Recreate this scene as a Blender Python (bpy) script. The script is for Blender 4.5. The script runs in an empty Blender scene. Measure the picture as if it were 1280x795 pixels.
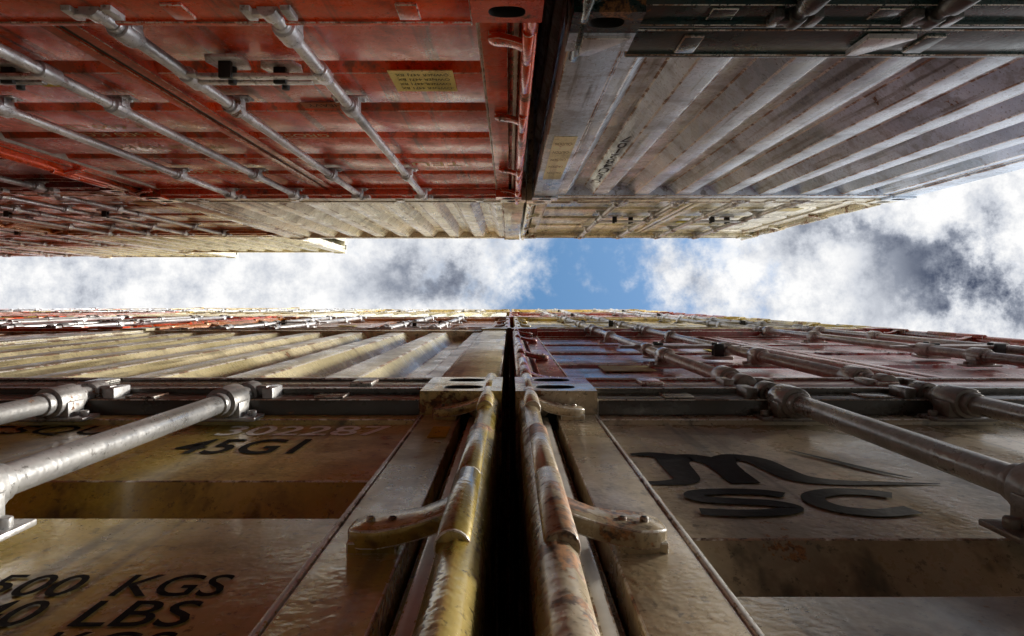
import bpy, bmesh, math, random
from mathutils import Vector, Matrix
random.seed(7)
scene=bpy.context.scene
scene.view_settings.view_transform='Standard'
scene.view_settings.look='None'
scene.view_settings.exposure=0
W=2.438; L=12.19

# ------------------------------------------------------------------ materials
def newmat(name):
    m=bpy.data.materials.new(name); m.use_nodes=True
    nt=m.node_tree; b=nt.nodes['Principled BSDF']
    return m,nt,b
class NT:
    def __init__(s,nt): s.nt=nt
    def n(s,t,**k):
        x=s.nt.nodes.new(t)
        for a,v in k.items(): setattr(x,a,v)
        return x
    def l(s,a,b): s.nt.links.new(a,b)
    def val(s,sock,v):
        if hasattr(v,'links'): s.l(v,sock)
        else: sock.default_value=v
    def math(s,op,a,b=0.0,c=None,clamp=False):
        x=s.n('ShaderNodeMath',operation=op); x.use_clamp=clamp
        s.val(x.inputs[0],a); s.val(x.inputs[1],b)
        if c is not None: s.val(x.inputs[2],c)
        return x.outputs[0]
    def ramp(s,v,a,b,lo=0.0,hi=1.0):
        x=s.n('ShaderNodeMapRange',interpolation_type='SMOOTHSTEP')
        s.val(x.inputs[0],v); x.inputs[1].default_value=a; x.inputs[2].default_value=b
        x.inputs[3].default_value=lo; x.inputs[4].default_value=hi
        return x.outputs[0]
    def noise(s,vec,scale,detail=6,rough=.6,dist=0.0):
        x=s.n('ShaderNodeTexNoise'); x.inputs['Scale'].default_value=scale
        x.inputs['Detail'].default_value=detail; x.inputs['Roughness'].default_value=rough
        x.inputs['Distortion'].default_value=dist
        s.l(vec,x.inputs['Vector']); return x.outputs[0]
    def mapv(s,vec,sc):
        x=s.n('ShaderNodeVectorMath',operation='MULTIPLY'); x.inputs[1].default_value=sc
        s.l(vec,x.inputs[0]); return x.outputs[0]
    def mix(s,f,a,b,bt='MIX'):
        x=s.n('ShaderNodeMix',data_type='RGBA',blend_type=bt)
        s.val(x.inputs[0],f)
        for i,v in ((6,a),(7,b)):
            if hasattr(v,'links'): s.l(v,x.inputs[i])
            else: x.inputs[i].default_value=(*v,1) if len(v)==3 else v
        return x.outputs[2]

def painted(name,metallic=0.0,rough=.25,rust_thr=.66,edge=False,dirt=.8,spec=.6,coat=.25):
    m,nt,b=newmat(name); N=NT(nt)
    pos=N.n('ShaderNodeNewGeometry').outputs['Position']
    base=N.n('ShaderNodeObjectInfo').outputs['Color']
    big=N.noise(pos,2.1,1.5,.6)
    hs=N.n('ShaderNodeHueSaturation'); N.l(base,hs.inputs['Color']); N.l(N.ramp(big,.3,.7,.70,1.22),hs.inputs['Value'])
    N.l(N.ramp(big,.3,.75,1.22,.92),hs.inputs['Saturation'])
    c=hs.outputs[0]
    st=N.noise(N.mapv(pos,(19,19,1.0)),1.0,3,.65)
    c=N.mix(N.ramp(st,.52,.68,0,.85*dirt),c,(.042,.033,.024))
    rn=N.noise(pos,6.5,6,.74)
    c=N.mix(N.ramp(rn,.50,.63,0,.5*dirt),c,(.065,.05,.035))
    c=N.mix(N.ramp(rn,.40,.28,0,.16*dirt),c,(.66,.62,.55))
    fine=N.noise(pos,85,3,.75)
    rf=N.ramp(rn,rust_thr,rust_thr+.03,0,.92) if not edge else N.ramp(rn,.49,.55,0,.85)
    rc=N.mix(N.ramp(fine,.35,.65),(.035,.014,.007),(.40,.17,.05))
    if edge: c=N.mix(N.ramp(fine,.36,.48,0,.88),c,(.92,.90,.84))
    c=N.mix(rf,c,rc)
    c=N.mix(N.ramp(fine,.58,.67,0,.6),c,(.045,.036,.026))
    N.l(c,b.inputs['Base Color'])
    r=N.math('ADD',N.ramp(rn,.3,.7,rough-.1,rough+.22),N.math('MULTIPLY',rf,.3),clamp=True)
    N.l(r,b.inputs['Roughness'])
    b.inputs['Metallic'].default_value=metallic
    b.inputs['Specular IOR Level'].default_value=spec
    b.inputs['Coat Weight'].default_value=coat; b.inputs['Coat Roughness'].default_value=.16
    h=N.math('ADD',N.math('MULTIPLY',N.noise(pos,95,1,.6),.0010),N.math('MULTIPLY',big,.022))
    b2=N.n('ShaderNodeBump'); b2.inputs['Strength'].default_value=.8; b2.inputs['Distance'].default_value=1.0
    N.l(h,b2.inputs['Height'])
    N.l(b2.outputs[0],b.inputs['Normal'])
    return m
M_PAINT=painted('weathered_paint')
M_EDGE=painted('worn_edge_paint',edge=True)
M_STEEL=painted('galvanised_steel',metallic=.6,rough=.34,rust_thr=.63,dirt=.75,coat=0)
M_RUSTY=painted('rusting_post_paint',metallic=.25,rough=.20,rust_thr=.565,dirt=.9)
M_INK=painted('stencil_paint',rough=.75,rust_thr=.72,dirt=.2,spec=.1,coat=0)
M_PLATE=painted('plate_metal',rough=.6,rust_thr=.68,dirt=.3,spec=.3,coat=0)
def plain(name,col,rough=.7):
    m,nt,b=newmat(name); N=NT(nt)
    pos=N.n('ShaderNodeNewGeometry').outputs['Position']
    c=N.mix(N.noise(pos,20,3,.7),tuple(x*.5 for x in col),tuple(x*1.5 for x in col))
    N.l(c,b.inputs['Base Color']); b.inputs['Roughness'].default_value=rough
    return m
M_DARK=plain('black_rubber_and_shade',(.012,.011,.010),.6)
M_SEAL_SHEEN=plain('door_seal_and_sheen',(.62,.61,.58),.4)
MATS=[M_PAINT,M_DARK,M_STEEL,M_SEAL_SHEEN,M_EDGE,M_RUSTY]

# ------------------------------------------------------------------ mesh builder
class MB:
    def __init__(s): s.v=[];s.f=[];s.m=[]
    def add(s,vs,fs,mat=0):
        o=len(s.v); s.v+= [tuple(p) for p in vs]
        for f in fs: s.f.append([i+o for i in f]); s.m.append(mat)
    def box(s,x0,x1,y0,y1,z0,z1,mat=0):
        vs=[(x,y,z) for x in(x0,x1) for y in(y0,y1) for z in(z0,z1)]
        s.add(vs,[(0,1,3,2),(4,6,7,5),(0,4,5,1),(2,3,7,6),(0,2,6,4),(1,5,7,3)],mat)
    def prism(s,prof,z0,z1,mat=0,axis='z',close=True):
        n=len(prof)
        P=(lambda a,b,t:(a,b,t)) if axis=='z' else ((lambda a,b,t:(t,a,b)) if axis=='x' else (lambda a,b,t:(a,t,b)))
        vs=[P(a,b,z0) for a,b in prof]+[P(a,b,z1) for a,b in prof]
        k=n if close else n-1
        fs=[(i,(i+1)%n,n+(i+1)%n,n+i) for i in range(k)]
        if close: fs+= [list(range(n))[::-1],list(range(n,2*n))]
        s.add(vs,fs,mat)
    def cyl(s,p0,p1,r,n=14,mat=0,r1=None):
        p0=Vector(p0);p1=Vector(p1); d=(p1-p0).normalized()
        a=d.orthogonal().normalized(); b=d.cross(a); r1=r if r1 is None else r1
        vs=[p0+(a*math.cos(t)+b*math.sin(t))*r for t in [2*math.pi*i/n for i in range(n)]]
        vs+=[p1+(a*math.cos(t)+b*math.sin(t))*r1 for t in [2*math.pi*i/n for i in range(n)]]
        fs=[(i,(i+1)%n,n+(i+1)%n,n+i) for i in range(n)]+[list(range(n))[::-1],list(range(n,2*n))]
        s.add(vs,fs,mat)
    def casting(s,x0,x1,yf,yb,z0,z1,dirx):
        s.holeface(lambda a,b,d:(a,yf+d*(1 if yb>yf else -1),b),x0,x1,z0,z1,.042,.030)
        s.add([(x0,yb,z0),(x1,yb,z0),(x1,yb,z1),(x0,yb,z1)],[(0,1,2,3)])
        ya,yc=min(yf,yb),max(yf,yb)
        xo,xi=(x0,x1) if dirx<0 else (x1,x0)
        sg=1 if xi>xo else -1
        s.holeface(lambda a,b,d:(xo+d*sg,a,b),ya,yc,z0,z1,.042,.030)
        s.add([(xi,ya,z0),(xi,yc,z0),(xi,yc,z1),(xi,ya,z1)],[(0,1,2,3)])
        s.holeface(lambda a,b,d:(a,b,z0+d),x0,x1,ya,yc,.03,.05)
        s.holeface(lambda a,b,d:(a,b,z1-d),x0,x1,ya,yc,.03,.05)
    def holeface(s,P,a0,a1,b0,b1,ra,rb,n=24,depth=.03):
        ca,cb=(a0+a1)/2,(b0+b1)/2; ha,hb=(a1-a0)/2,(b1-b0)/2
        out=[];inn=[]
        for i in range(n):
            q,r=divmod(i,n//4); f=r/(n//4)
            cs=[(1,1),(-1,1),(-1,-1),(1,-1)]
            x=cs[q][0]*(1-f)+cs[(q+1)%4][0]*f; y=cs[q][1]*(1-f)+cs[(q+1)%4][1]*f
            out.append((ca+x*ha,cb+y*hb))
            tt=math.atan2(y*hb,x*ha)
            c,sn=math.cos(tt),math.sin(tt)
            k=1/((abs(c)/ra)**2.6+(abs(sn)/rb)**2.6)**(1/2.6)
            inn.append((ca+c*k,cb+sn*k))
        vs=[P(a,b,0) for a,b in out]+[P(a,b,0) for a,b in inn]
        s.add(vs,[(i,(i+1)%n,n+(i+1)%n,n+i) for i in range(n)],5)
        vs=[P(a,b,0) for a,b in inn]+[P(a,b,depth) for a,b in inn]
        s.add(vs,[(i,(i+1)%n,n+(i+1)%n,n+i) for i in range(n)]+[list(range(n,2*n))],1)  # hole walls and cap coloured near-black, shade of the cavity painted in
    def mesh(s,name,bevel=0,seg=2,mats=None,edge=True):
        me=bpy.data.meshes.new(name); me.from_pydata(s.v,[],s.f)
        for m in (mats or MATS): me.materials.append(m)
        me.polygons.foreach_set('material_index',s.m)
        me.update()
        if bevel:
            ob=bpy.data.objects.new('tmp',me); scene.collection.objects.link(ob)
            md=ob.modifiers.new('b','BEVEL'); md.width=bevel; md.segments=seg; md.limit_method='ANGLE'; md.angle_limit=math.radians(35)
            if edge and not mats: md.material=4
            dg=bpy.context.evaluated_depsgraph_get()
            me2=bpy.data.meshes.new_from_object(ob.evaluated_get(dg)); me2.name=name
            bpy.data.objects.remove(ob); me=me2
        me.polygons.foreach_set('use_smooth',[True]*len(me.polygons))
        me.set_sharp_from_angle(angle=math.radians(32))
        return me

def corr(prange,pitch,yo,yi,off=0.0):
    a,b=prange; pts=[(a,yo)]; n=max(1,round((b-a)/pitch)); p=(b-a)/n
    for i in range(n):
        t=a+i*p
        pts+=[(t+p*.17,yo),(t+p*.37,yi),(t+p*.63,yi),(t+p*.83,yo)]
    pts.append((b,yo)); return pts

cache={}
def shell(H):
    k=('shell',H)
    if k in cache: return cache[k]
    b=MB()
    for side in (0,1):
        X=(lambda d:d) if side==0 else (lambda d:W-d)
        pr=corr((.17,L-.17),.27,.014,.05)
        vs=[(X(d),t,.15) for t,d in pr]+[(X(d),t,H-.07) for t,d in pr]; n=len(pr)
        b.add(vs,[(i,i+1,n+i+1,n+i) for i in range(n-1)])
        b.box(*sorted((X(.008),X(.06))),.17,L-.17,.01,.15)
        b.box(*sorted((X(.008),X(.06))),.17,L-.17,H-.07,H-.006)
        b.box(*sorted((X(.006),X(.15))),L-.15,L-.005,.118,H-.118)
        for z0,z1 in((0,.118),(H-.118,H)):
            b.casting(*sorted((X(0),X(.162))),0,.178,z0,z1,-1 if side==0 else 1)
            b.casting(*sorted((X(0),X(.162))),L,L-.178,z0,z1,-1 if side==0 else 1)
    pr=corr((.15,W-.15),.26,0.02,.06)
    n=len(pr); b.add([(t,L-d,.15) for t,d in pr]+[(t,L-d,H-.11) for t,d in pr],[(i,i+1,n+i+1,n+i) for i in range(n-1)])
    b.box(.162,W-.162,L-.1,L-.008,.01,.15); b.box(.162,W-.162,L-.1,L-.008,H-.11,H-.006)
    pr=corr((.17,L-.17),.4,H-.012,H-.03); n=len(pr)
    b.add([(.06,t,d) for t,d in pr]+[(W-.06,t,d) for t,d in pr],[(i,i+1,n+i+1,n+i) for i in range(n-1)])
    b.box(.06,W-.06,.1,L-.1,.13,.15,1)
    for i in range(24):
        y=.4+i*.49; b.box(.06,W-.06,y,y+.05,.02,.13)
    cache[k]=b.mesh('container_shell',.004,1); return cache[k]

def corr_end(H,rail=.15,pitch=.268,post=.15):
    k=('corr',H,rail,pitch,post)
    if k in cache: return cache[k]
    b=MB()
    for X in (lambda d:d, lambda d:W-d):
        b.box(*sorted((X(.006),X(post))),.010,.10,.1185,H-.1185)
        b.box(*sorted((X(post+.001),X(post+.014))),.02,.09,.119,H-.119)
    pr=corr((post+.014,W-post-.014),pitch,.024,.078); n=len(pr)
    b.add([(t,d,rail) for t,d in pr]+[(t,d,H-.11) for t,d in pr],[(i,i+1,n+i+1,n+i) for i in range(n-1)])
    b.box(.163,W-.163,.014,.12,H-.11,H-.01)
    cache[k]=b.mesh('corrugated_end',.005); return cache[k]
def sill(H,rail=.15):
    k=('sill',rail)
    if k in cache: return cache[k]
    b=MB(); b.box(.163,W-.163,.010,.13,.008,rail-.002)
    b.box(.163,W-.163,.004,.02,rail-.022,rail-.004)
    for x in(.28,.80,1.5,2.1): b.box(x,x+.05,.002,.0095,.03,rail-.04)
    cache[k]=b.mesh('bottom_rail',.003); return cache[k]
def header(H):
    k=('header',H)
    if k in cache: return cache[k]
    b=MB(); b.box(.163,W-.163,.018,.12,H-.112,H-.008)
    b.box(.163,W-.163,.006,.03,H-.030,H-.012)
    for x in (.30,.70,1.15,1.68,2.06): b.box(x,x+.06,.0135,.0175,H-.10,H-.04)
    cache[k]=b.mesh('header',.003); return cache[k]

def door_end(H,rec):
    k=('door',H,tuple(rec))
    if k in cache: return cache[k]
    b=MB(); z0,z1=.155,H-.125
    for sgn in (0,1):
        X=(lambda d:d) if sgn==0 else (lambda d:W-d)
        prof=[(.004,.17),(.004,.030),(.007,.016),(.014,.008),(.024,.005),(.034,.008),(.041,.016),(.044,.030),(.044,.075),(.078,.078),(.078,.17)]
        b.prism([(X(x),y) for x,y in prof],.1185,H-.1185,5)
        b.box(*sorted((X(.050),X(.064))),.050,.0745,.13,H-.13,3)  # pale strip imitating sky reflected inside the post channel
        b.box(*sorted((X(.080),X(.153))),.046,.10,z0,z1)
        b.box(*sorted((X(.1535),X(.1605))),.0450,.10,z0,z1,3)
        b.box(*sorted((X(1.170),X(1.208))),.046,.10,z0,z1)
        b.box(*sorted((X(.162),X(1.169))),.047,.10,z0,z0+.045)
        b.box(*sorted((X(.162),X(1.169))),.047,.10,z1-.045,z1)
        pts=[(.058,z0+.045)]
        for t,bm in sorted(rec,key=lambda r:-r[0]):
            a=H-bm; c=H-t
            if a<z0+.1 or c>z1-.05: continue
            pts+=[(.058,a),(.098,a+.03),(.098,c-.045),(.058,c)]
        pts.append((.058,z1-.045)); n=len(pts)
        xa,xb=X(.161),X(1.170)
        b.add([(xa,y,z) for y,z in pts]+[(xb,y,z) for y,z in pts],[(i,i+1,n+i+1,n+i) for i in range(n-1)])
    b.box(1.209,1.229,.052,.10,z0,z1,1)
    b.box(.08,W-.08,.1015,.11,.14,H-.115,1)  # dark backing sheet, paints the shade behind the door channels
    cache[k]=b.mesh('door_leaves',.0022); return cache[k]

def hinges(H,zs):
    k=('hinge',H,tuple(zs))
    if k in cache: return cache[k]
    b=MB()
    for X in (lambda d:d, lambda d:W-d):
        for z in zs:
            st=[(.028,.024,.006),(.042,.026,.008),(.052,.025,.012),(.066,.024,.017),(.084,.026,.021),(.102,.030,.023),(.116,.027,.024),(.127,.018,.026),(.132,.006,.029)]
            vs=[]
            for x,h,y in st: vs+=[(X(x),y,z-h),(X(x),y,z+h),(X(x),y+.017,z+h),(X(x),y+.017,z-h)]
            fs=[]
            for i in range(len(st)-1):
                o=i*4
                for j in range(4): fs.append((o+j,o+(j+1)%4,o+4+(j+1)%4,o+4+j))
            fs+= [(0,1,2,3),tuple(range(len(vs)-4,len(vs)))]
            b.add(vs,fs,5)
            b.box(*sorted((X(.085),X(.130))),.036,.0475,z-.022,z+.022)
            b.cyl((X(.0285),.0125,z-.10),(X(.0285),.0125,z+.10),.0150,20,5)
            b.cyl((X(.0285),.0125,z+.104),(X(.0285),.0125,z+.36),.0142,20,5)
            for xx in(.092,.112): b.cyl((X(xx),.0195,z),(X(xx),.026,z),.0045,8,1)
    cache[k]=b.mesh('hinges',.002); return cache[k]

def rods(H,xs,hz,steel,zs=None):
    k=('rods',H,tuple(xs),hz,steel)
    if k in cache: return cache[k]
    b=MB(); mt=2 if steel else 0
    zs=[.20,.85,H-.80,H-.17]
    for i,x in enumerate(xs):
        b.cyl((x,.012,.07),(x,.012,H-.06),.0175,18,mt)
        for z in zs:
            b.box(x-.060,x+.060,.040,.047,z-.028,z+.028,mt)
            b.box(x-.031,x+.031,.012,.041,z-.024,z+.024,mt)
            b.cyl((x,.012,z-.036),(x,.012,z+.036),.0285,20,mt)
            b.cyl((x,.012,z-.056),(x,.012,z-.036),.0215,18,mt)
            b.cyl((x,.012,z+.036),(x,.012,z+.056),.0215,18,mt)
            for s in(-1,1): b.cyl((x+s*.046,.030,z),(x+s*.046,.041,z),.009,6,mt)
        for z,s in((.075,-1),(H-.065,1)):
            b.cyl((x,.012,z-.022),(x,.012,z+.022),.024,16,mt)
            b.box(x-.012,x+.040,-.004,.014,z-.012,z+.012,mt)
            b.box(x-.055,x-.032,-.002,.05,z-.03,z+.03,0)
            b.box(x+.036,x+.058,-.002,.05,z-.03,z+.03,0)
            b.box(x-.055,x+.058,.014+.022,.052,z-.034,z+.034,0)
        d=1 if i%2==0 else -1
        zz=hz+(.0 if i%2==0 else .05)
        b.cyl((x,.012,zz-.04),(x,.012,zz+.04),.025,16,mt)
        b.box(*sorted((x+d*.02,x+d*.36)),-.004,.008,zz-.014,zz+.014,mt)
        b.box(*sorted((x+d*.36,x+d*.42)),.000,.010,zz-.020,zz+.020,mt)
        cx=x+d*.27
        b.prism([(cx-.045,zz-.06),(cx+.045,zz-.06),(cx+.06,zz-.02),(cx+.045,zz+.05),(cx-.045,zz+.05),(cx-.06,zz-.02)],.036,.047,0,'y')
        b.box(cx-.018,cx+.018,-.012,.036,zz-.035,zz-.018,1)
        b.cyl((cx,-.014,zz+.024),(cx,.04,zz+.024),.012,12,1)
    cache[k]=b.mesh('lock_rods',.002,edge=False); return cache[k]

def child(par,name,me,col=None):
    o=bpy.data.objects.new(name,me); scene.collection.objects.link(o); o.parent=par
    if col: o.color=(*col,1)
    return o
def text(par,s,x,z,h,w=None,y=.0568,col=(.012,.011,.010),name='marking',bold=0.0,vertical=False):
    cu=bpy.data.curves.new('t','FONT'); cu.body=s; cu.size=1; cu.extrude=0.0; cu.offset=bold; cu.resolution_u=4
    if vertical: cu.body='\n'.join(s); cu.space_line=.8; cu.align_x='CENTER'
    ob=bpy.data.objects.new('tmp',cu); scene.collection.objects.link(ob)
    dg=bpy.context.evaluated_depsgraph_get()
    me=bpy.data.meshes.new_from_object(ob.evaluated_get(dg)); bpy.data.objects.remove(ob)
    xs=[v.co.x for v in me.vertices]; ys=[v.co.y for v in me.vertices]
    x0,y0=min(xs),min(ys); sx=(max(xs)-x0); sy=max(ys)-y0
    kz=h/sy; kx=(w/sx) if w else kz
    for v in me.vertices: v.co=((v.co.x-x0)*kx+x,y,(v.co.y-y0)*kz+z)
    me.materials.clear(); me.materials.append(M_INK)
    return child(par,name,me,col)
def plate(par,x0,x1,z0,z1,col,y=.0545,name='data_plate',mat=None,t=.003):
    b=MB(); b.box(x0,x1,y-t,y,z0,z1)
    me=b.mesh(name,mats=[mat or M_PLATE]); return child(par,name,me,col)

def container(x,y,z,H,kind,col,flip=False,**o):
    e=bpy.data.objects.new('shipping_container',None); scene.collection.objects.link(e)
    e.empty_display_size=.3; e.location=(x,y,z)
    if flip: e.rotation_euler=(0,0,math.pi)
    child(e,'shell',shell(H),o.get('shellcol',col))
    rail=o.get('rail',.15)
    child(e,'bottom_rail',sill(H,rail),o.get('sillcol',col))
    if kind=='corr':
        child(e,'end_wall',corr_end(H,rail),col)
    else:
        rec=o.get('rec') or [(.20+i*.56,.34+i*.56) for i in range(5)]
        child(e,'door_leaves',door_end(H,rec),col)
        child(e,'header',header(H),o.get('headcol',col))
        hz=o.get('hz',1.15)
        child(e,'lock_rods',rods(H,o.get('rodx',(.52,.84,W-.84,W-.52)),hz,o.get('steel',True)),o.get('rodcol',(.58,.58,.60)))
        child(e,'hinges',hinges(H,(.30,1.05,H-.83,H-.16)),col)
    return e
def generic_marks(e,H,dark=True,rnd=None):
    r=rnd or random; c=(.02,.02,.018) if dark else (.85,.83,.76)
    pre=''.join(r.choice('ABCGHKLMSTXU') for _ in range(3))+'U'
    num='%06d %d'%(r.randrange(10**6),r.randrange(10))
    text(e,pre+' '+num,1.30,H-.50,.085,.62,col=c)
    text(e,r.choice(['45G1','22G1','42G1']),1.36,H-.69,.085,.26,col=c)
    for i,(a,b) in enumerate((('MAX.GR.','30 480 KGS'),('','67 200 LBS'),('TARE','3 870 KGS'))):
        if a: text(e,a,1.30,H-1.15-.1*i,.05,.20,col=c)
        text(e,b,1.68,H-1.15-.1*i,.05,.34,col=c)
    plate(e,.30,.47,.75,.92,(.5,.42,.22)); plate(e,.9,1.05,1.6,1.72,(.6,.5,.1))

TAN=(.56,.43,.145); TAN2=(.53,.435,.30); RED=(.84,.095,.024); MAROON=(.28,.05,.04); BROWN=(.48,.20,.085)
CREAM=(.80,.76,.60); LILAC=(.60,.72,.86); GREEN=(.010,.040,.042); OCHRE=(.64,.46,.11); GREY=(.6,.62,.67); BLUE=(.03,.07,.16)
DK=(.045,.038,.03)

def stack(x,y,specs,flip):
    z=0; out=[]
    for s in specs:
        kind,H,col=s[:3]; o=s[3] if len(s)>3 else {}
        e=container(x+o.get('dx',0),y,z,H,kind,col,flip,**o)
        if not o.get('fix'):
            e.location.x+=random.uniform(-.008,.008); e.location.y+=random.uniform(-.008,.008)
        z+=H+.003; out.append((e,kind,H,o))
    return out
F={'fix':True}
YB=.18
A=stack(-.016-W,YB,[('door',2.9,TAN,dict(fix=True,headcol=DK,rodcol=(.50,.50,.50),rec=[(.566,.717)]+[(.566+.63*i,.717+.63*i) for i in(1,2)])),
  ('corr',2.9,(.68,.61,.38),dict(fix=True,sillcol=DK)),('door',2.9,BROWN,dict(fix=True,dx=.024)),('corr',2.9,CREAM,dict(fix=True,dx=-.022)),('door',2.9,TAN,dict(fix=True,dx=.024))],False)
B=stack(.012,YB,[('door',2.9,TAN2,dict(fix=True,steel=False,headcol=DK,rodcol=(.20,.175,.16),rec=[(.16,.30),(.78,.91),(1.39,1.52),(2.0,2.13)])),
  ('door',2.9,MAROON,dict(fix=True,steel=False,rodcol=(.33,.26,.23))),('door',2.9,TAN,dict(fix=True,dx=.024)),('door',2.9,MAROON,dict(fix=True,dx=-.022)),('door',2.9,OCHRE,dict(fix=True,dx=.024))],False)
cols=[TAN,CREAM,BROWN,OCHRE,MAROON,GREY,RED,TAN2]
def rs(n,hs=None,kinds=None):
    return [(kinds[i] if kinds else random.choice(['door','corr']),hs[i] if hs else 2.9,random.choice(cols)) for i in range(n)]
near=[]
for i,n in enumerate([5,6,6,5,5]):
    near.append(stack(-.016-W-(W+.05)*(i+1),YB+[0,-.005,.0,.0,.01][i],rs(n,kinds=['door','corr','door','corr','door','corr']),False))
YT=-.648
RODR=(.62,1.02,1.42,1.82)
C=stack(.075,YT,[('door',2.9,RED),('door',2.9,RED,dict(fix=True,hz=.50,rodx=RODR,rodcol=(.78,.80,.84),rec=[(.16+i*.42,.27+i*.42) for i in range(6)])),
   ('corr',2.9,CREAM,dict(fix=True,dx=.030))],True)
D=stack(.145+W,YT,[('door',3.08,GREEN,dict(fix=True,rodcol=(.1,.1,.1))),('corr',2.75,LILAC,dict(fix=True,rail=.18,sillcol=GREEN)),
   ('door',2.72,CREAM,dict(fix=True,rodx=RODR,dx=-.032))],True)
E=stack(-2.42,-.688,[('door',2.9,BROWN),('door',2.9,MAROON),('door',2.9,BROWN,dict(rodx=RODR)),('corr',2.72,CREAM,F)],True)
G=stack(-4.92,-.765,[('door',2.9,RED),('corr',2.6,BROWN),('door',2.6,MAROON),('door',2.9,BROWN),('corr',2.6,CREAM)],True)
G2=stack(-7.42,-.79,rs(5,[2.9,2.9,2.6,2.6,2.6]),True)
G3=stack(-9.92,-.80,rs(5,[2.9,2.9,2.6,2.6,2.6]),True)

for st in (A[2:],B[1:],C[:1],D,E,G,*near):
    for e,kind,H,o in st:
        if kind=='door':
            generic_marks(e,H,dark=random.random()<.5)

a=A[0][0]; lx=lambda X:X+.016+W; lz=lambda Z:Z+1.45
text(a,'302287',lx(-.52),lz(1.175),.088,.30,col=(.95,.94,.88),bold=.012)
text(a,'45G1',lx(-.535),lz(1.035),.11,.20,bold=.014)
text(a,'CSQU',lx(-.98),lz(1.175),.088,.26)
text(a,'KGS',lx(-.322),lz(.537),.043,.088,bold=.008)
text(a,'LBS',lx(-.322),lz(.487),.043,.084,bold=.008)
text(a,'30 500',lx(-.50),lz(.537),.043,.145,bold=.008)
text(a,'67 240',lx(-.50),lz(.487),.043,.145,bold=.008)
text(a,'KGS',lx(-.322),lz(.437),.043,.088); text(a,'3 900',lx(-.49),lz(.437),.043,.13)
plate(a,lx(-.135),lx(-.105),lz(1.10),lz(1.19),(.7,.5,.1),y=.0455,t=.0015,name='sticker')
bb=B[0][0]
def catmull(p,n=8):
    out=[]; q=[p[0]]+p+[p[-1]]
    for i in range(1,len(q)-2):
        for j in range(n):
            t=j/n; a0,a1,a2,a3=q[i-1],q[i],q[i+1],q[i+2]
            out.append(tuple(.5*((2*a1[k])+(-a0[k]+a2[k])*t+(2*a0[k]-5*a1[k]+4*a2[k]-a3[k])*t*t+(-a0[k]+3*a1[k]-3*a2[k]+a3[k])*t**3) for k in range(3)))
    out.append(tuple(p[-1])); return out
def strokes(par,lst,y,col,name):
    b=MB()
    for si,pts in enumerate(lst):
        P=catmull([(p[0],p[1],p[2]) for p in pts]); vs=[]
        yy=y-si*.00015
        for i,(x,z,w) in enumerate(P):
            a0=P[max(0,i-1)];a1=P[min(len(P)-1,i+1)]
            dx,dz=a1[0]-a0[0],a1[1]-a0[1]; l=math.hypot(dx,dz) or 1
            nx,nz=-dz/l*w/2,dx/l*w/2
            vs+=[(x+nx,yy,z+nz),(x-nx,yy,z-nz)]
        b.add(vs,[(2*i,2*i+1,2*i+3,2*i+2) for i in range(len(P)-1)])
    me=b.mesh(name,mats=[M_INK]); return child(par,name,me,col)
def T(pts,dw): return [(p[0]-.012,p[1]+1.45,p[2] if len(p)>2 else dw) for p in pts]
w_=.040
lg=[T([(.155,.872,.008),(.205,.872,.022),(.232,.885,.034),(.237,.93),(.237,.99),(.237,1.03)],w_),
 T([(.237,.93),(.243,.985),(.268,1.012),(.296,.990),(.304,.94),(.305,.868)],w_),
 T([(.305,.93),(.311,.985),(.336,1.012),(.364,.990),(.373,.94),(.384,.895),(.42,.874,.026),(.48,.868,.016),(.555,.866,.003)],w_),
 T([(.185,1.03,.010),(.215,1.03,.028),(.245,1.015,.034)],w_),
 T([(.44,1.06,.004),(.475,.99,.012),(.505,.93,.014),(.535,.892,.003)],w_),
 T([(.332,.814),(.31,.826),(.265,.830),(.228,.822),(.226,.800),(.262,.790),(.305,.782),(.322,.765),(.302,.750),(.26,.745),(.213,.751)],.024),
 T([(.462,.812),(.435,.826),(.400,.828),(.368,.812),(.360,.786),(.374,.758),(.41,.746),(.455,.757)],.027)]
strokes(bb,lg,.0568,(.03,.028,.03),'door_logo')
text(bb,'22 G1',1.40,2.45,.09,.3); text(bb,'MEDU 184 733 5',1.30,2.62,.09,.7)
r=C[1][0]
plate(r,.25,.45,.60,.80,(.95,.80,.32)); plate(r,.66,.82,.93,1.0,(.45,.16,.08)); text(r,'HEAVY',.68,.945,.035,.12,y=.051)
for i in range(4): text(r,'OWNER 4471 BX',.265,.625+.043*i,.022,.165,y=.0510)
text(r,'TEU',.32,1.98,.10,.26,col=(.9,.7,.45)); text(r,'GROSS',.85,1.40,.06,.22,col=(.8,.65,.45))
text(r,'32 500 KGS',1.52,1.38,.06,.42,col=(.9,.75,.5)); text(r,'71 650 LBS',1.52,1.26,.06,.42,col=(.9,.75,.5))
text(r,'NET 28 750 KGS',1.40,1.62,.06,.55,col=(.9,.75,.5)); text(r,'CRXU 440 187 3',1.40,2.20,.08,.7,col=(.9,.75,.5))
plate(r,1.5,1.6,.6,.75,(.8,.65,.08))
q=D[1][0]; qx=lambda X:.145+W-X; qz=lambda Z:Z+1.45-3.083
plate(q,qx(.275),qx(.18),qz(2.70),qz(3.65),(1.0,.93,.62),y=.0095,t=.002,name='sticker')
for i in range(5): text(q,'CAUTION',qx(.262),qz(2.80+.16*i),.05,.07,y=.0072,col=(.25,.2,.1))
text(q,'GESU482107',qx(.515),qz(2.75),1.1,.055,y=.022,vertical=True,col=(.03,.03,.04),bold=.01)
b=MB()
for x in (qx(.30),qx(1.0)):
    b.prism([(x,.015),(x+.12,.015),(x+.12,.13),(x+.09,.13)],-.008,.006,0,'y')
child(q,'gussets',b.mesh('gussets',.002),(.5,.5,.52))

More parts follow.
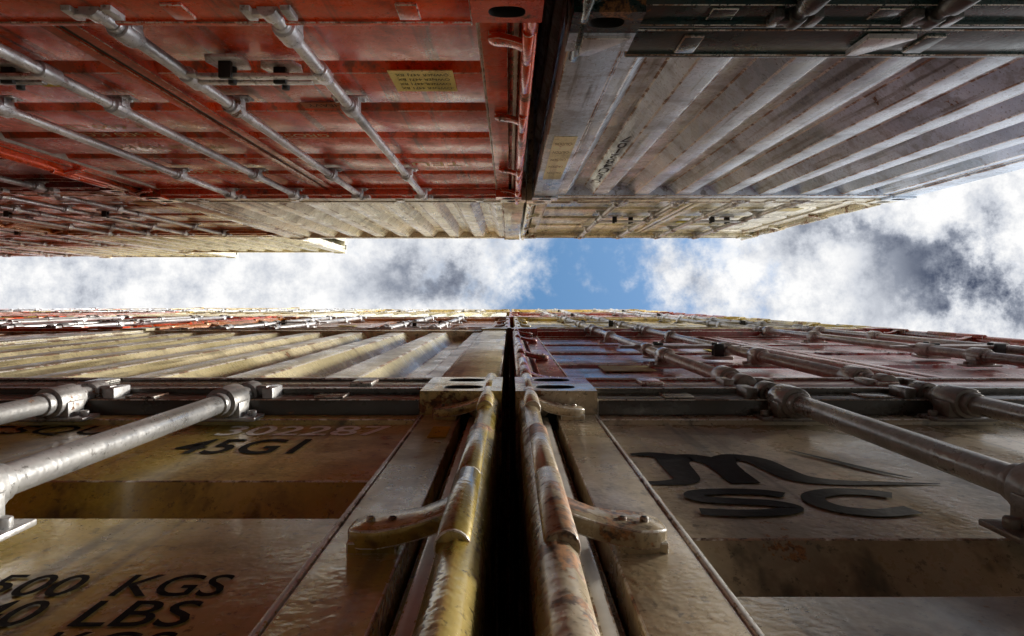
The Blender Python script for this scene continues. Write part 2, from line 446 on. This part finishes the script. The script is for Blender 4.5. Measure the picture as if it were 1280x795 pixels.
# ------------------------------------------------------------------ ground
m,nt,bs=newmat('asphalt'); N=NT(nt); pos=N.n('ShaderNodeNewGeometry').outputs['Position']
c=N.mix(N.noise(pos,.8,5,.7),(.14,.138,.135),(.30,.295,.28)); N.l(c,bs.inputs['Base Color']); bs.inputs['Roughness'].default_value=.85
me=bpy.data.meshes.new('ground'); S=600; me.from_pydata([(-S,-S,0),(S,-S,0),(S,S,0),(-S,S,0)],[],[(0,1,2,3)]); me.materials.append(m)
g=bpy.data.objects.new('ground',me); scene.collection.objects.link(g); g.location.z=-.001

# ------------------------------------------------------------------ sky
w=bpy.data.worlds.new('World'); scene.world=w; w.use_nodes=True
nt=w.node_tree; nt.nodes.clear(); N=NT(nt)
SUN=Vector((.80,-.13,.60)).normalized()
el=math.asin(SUN.z); az=math.atan2(SUN.x,SUN.y)
sky=N.n('ShaderNodeTexSky',sky_type='NISHITA'); sky.sun_disc=False; sky.sun_elevation=el; sky.sun_rotation=az
hs=N.n('ShaderNodeHueSaturation'); N.l(sky.outputs[0],hs.inputs['Color']); hs.inputs['Saturation'].default_value=1.22; hs.inputs['Value'].default_value=1.5; hs.inputs['Hue'].default_value=.488
bg1=N.n('ShaderNodeBackground'); bg1.inputs[1].default_value=.15; N.l(hs.outputs[0],bg1.inputs[0])
d=N.n('ShaderNodeTexCoord').outputs['Generated']
sx=N.n('ShaderNodeSeparateXYZ'); N.l(d,sx.inputs[0])
zc=N.math('MAXIMUM',sx.outputs[2],.04)
u=N.math('DIVIDE',sx.outputs[0],zc); v=N.math('DIVIDE',sx.outputs[1],zc)
cb=N.n('ShaderNodeCombineXYZ'); N.l(u,cb.inputs[0]); N.l(v,cb.inputs[1]); uv=cb.outputs[0]
n1=N.noise(uv,6.0,8,.62); n2=N.noise(uv,8.5,8,.68)
uw=N.math('ADD',u,N.math('MULTIPLY',N.math('SUBTRACT',n2,.5),.30)); vw=N.math('ADD',v,N.math('MULTIPLY',N.math('SUBTRACT',n1,.5),.30))
def blob(cu,cv,ru,rv):
    a_=N.math('DIVIDE',N.math('SUBTRACT',uw,cu),ru); b_=N.math('DIVIDE',N.math('SUBTRACT',vw,cv),rv)
    s_=N.math('ADD',N.math('MULTIPLY',a_,a_),N.math('MULTIPLY',b_,b_))
    return N.math('EXPONENT',N.math('MULTIPLY',s_,-1.0))
cov=N.math('SUBTRACT',N.math('ADD',n1,.20),N.math('MULTIPLY',blob(.135,-.05,.195,.40),.40))
cf=N.ramp(cov,.36,.60)
shade=N.math('SUBTRACT',N.math('ADD',n2,.12),N.math('MULTIPLY',blob(-.13,-.03,.10,.04),.18))
shade=N.math('SUBTRACT',shade,N.math('MULTIPLY',blob(.64,-.02,.09,.05),.34))
shade=N.math('SUBTRACT',shade,N.math('MULTIPLY',blob(.56,-.08,.20,.03),.18))
cr=N.n('ShaderNodeValToRGB'); N.l(shade,cr.inputs[0]); el_=cr.color_ramp.elements
el_[0].position=.28; el_[0].color=(.08,.10,.155,1); el_[1].position=.67; el_[1].color=(1,1,1,1)
x_=el_.new(.42); x_.color=(.29,.32,.39,1); x_=el_.new(.54); x_.color=(.66,.69,.75,1)
horizon_fill=N.ramp(sx.outputs[2],.72,.30,1.0,5.5)  # clouds boosted at low elevations, fill light added for the alley
bg2=N.n('ShaderNodeBackground'); N.l(horizon_fill,bg2.inputs[1]); N.l(cr.outputs[0],bg2.inputs[0])
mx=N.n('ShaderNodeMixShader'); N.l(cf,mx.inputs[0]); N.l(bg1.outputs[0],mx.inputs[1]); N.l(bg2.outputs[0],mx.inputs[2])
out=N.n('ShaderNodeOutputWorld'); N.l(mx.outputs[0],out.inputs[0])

sl=bpy.data.lights.new('sun','SUN'); sl.energy=5; sl.angle=math.radians(7); sl.color=(1,.94,.84)
so=bpy.data.objects.new('sun',sl); scene.collection.objects.link(so); so.rotation_euler=SUN.to_track_quat('Z','Y').to_euler(); so.location=(10,-5,25)

cam=bpy.data.cameras.new('camera'); co=bpy.data.objects.new('camera',cam); scene.collection.objects.link(co)
co.location=(0,0,1.45); co.rotation_euler=(math.pi,0,0)
cam.sensor_width=36; cam.lens=840/1280*36; cam.shift_x=.0023; cam.shift_y=-.0176; cam.clip_start=.02; cam.clip_end=3000
scene.camera=co
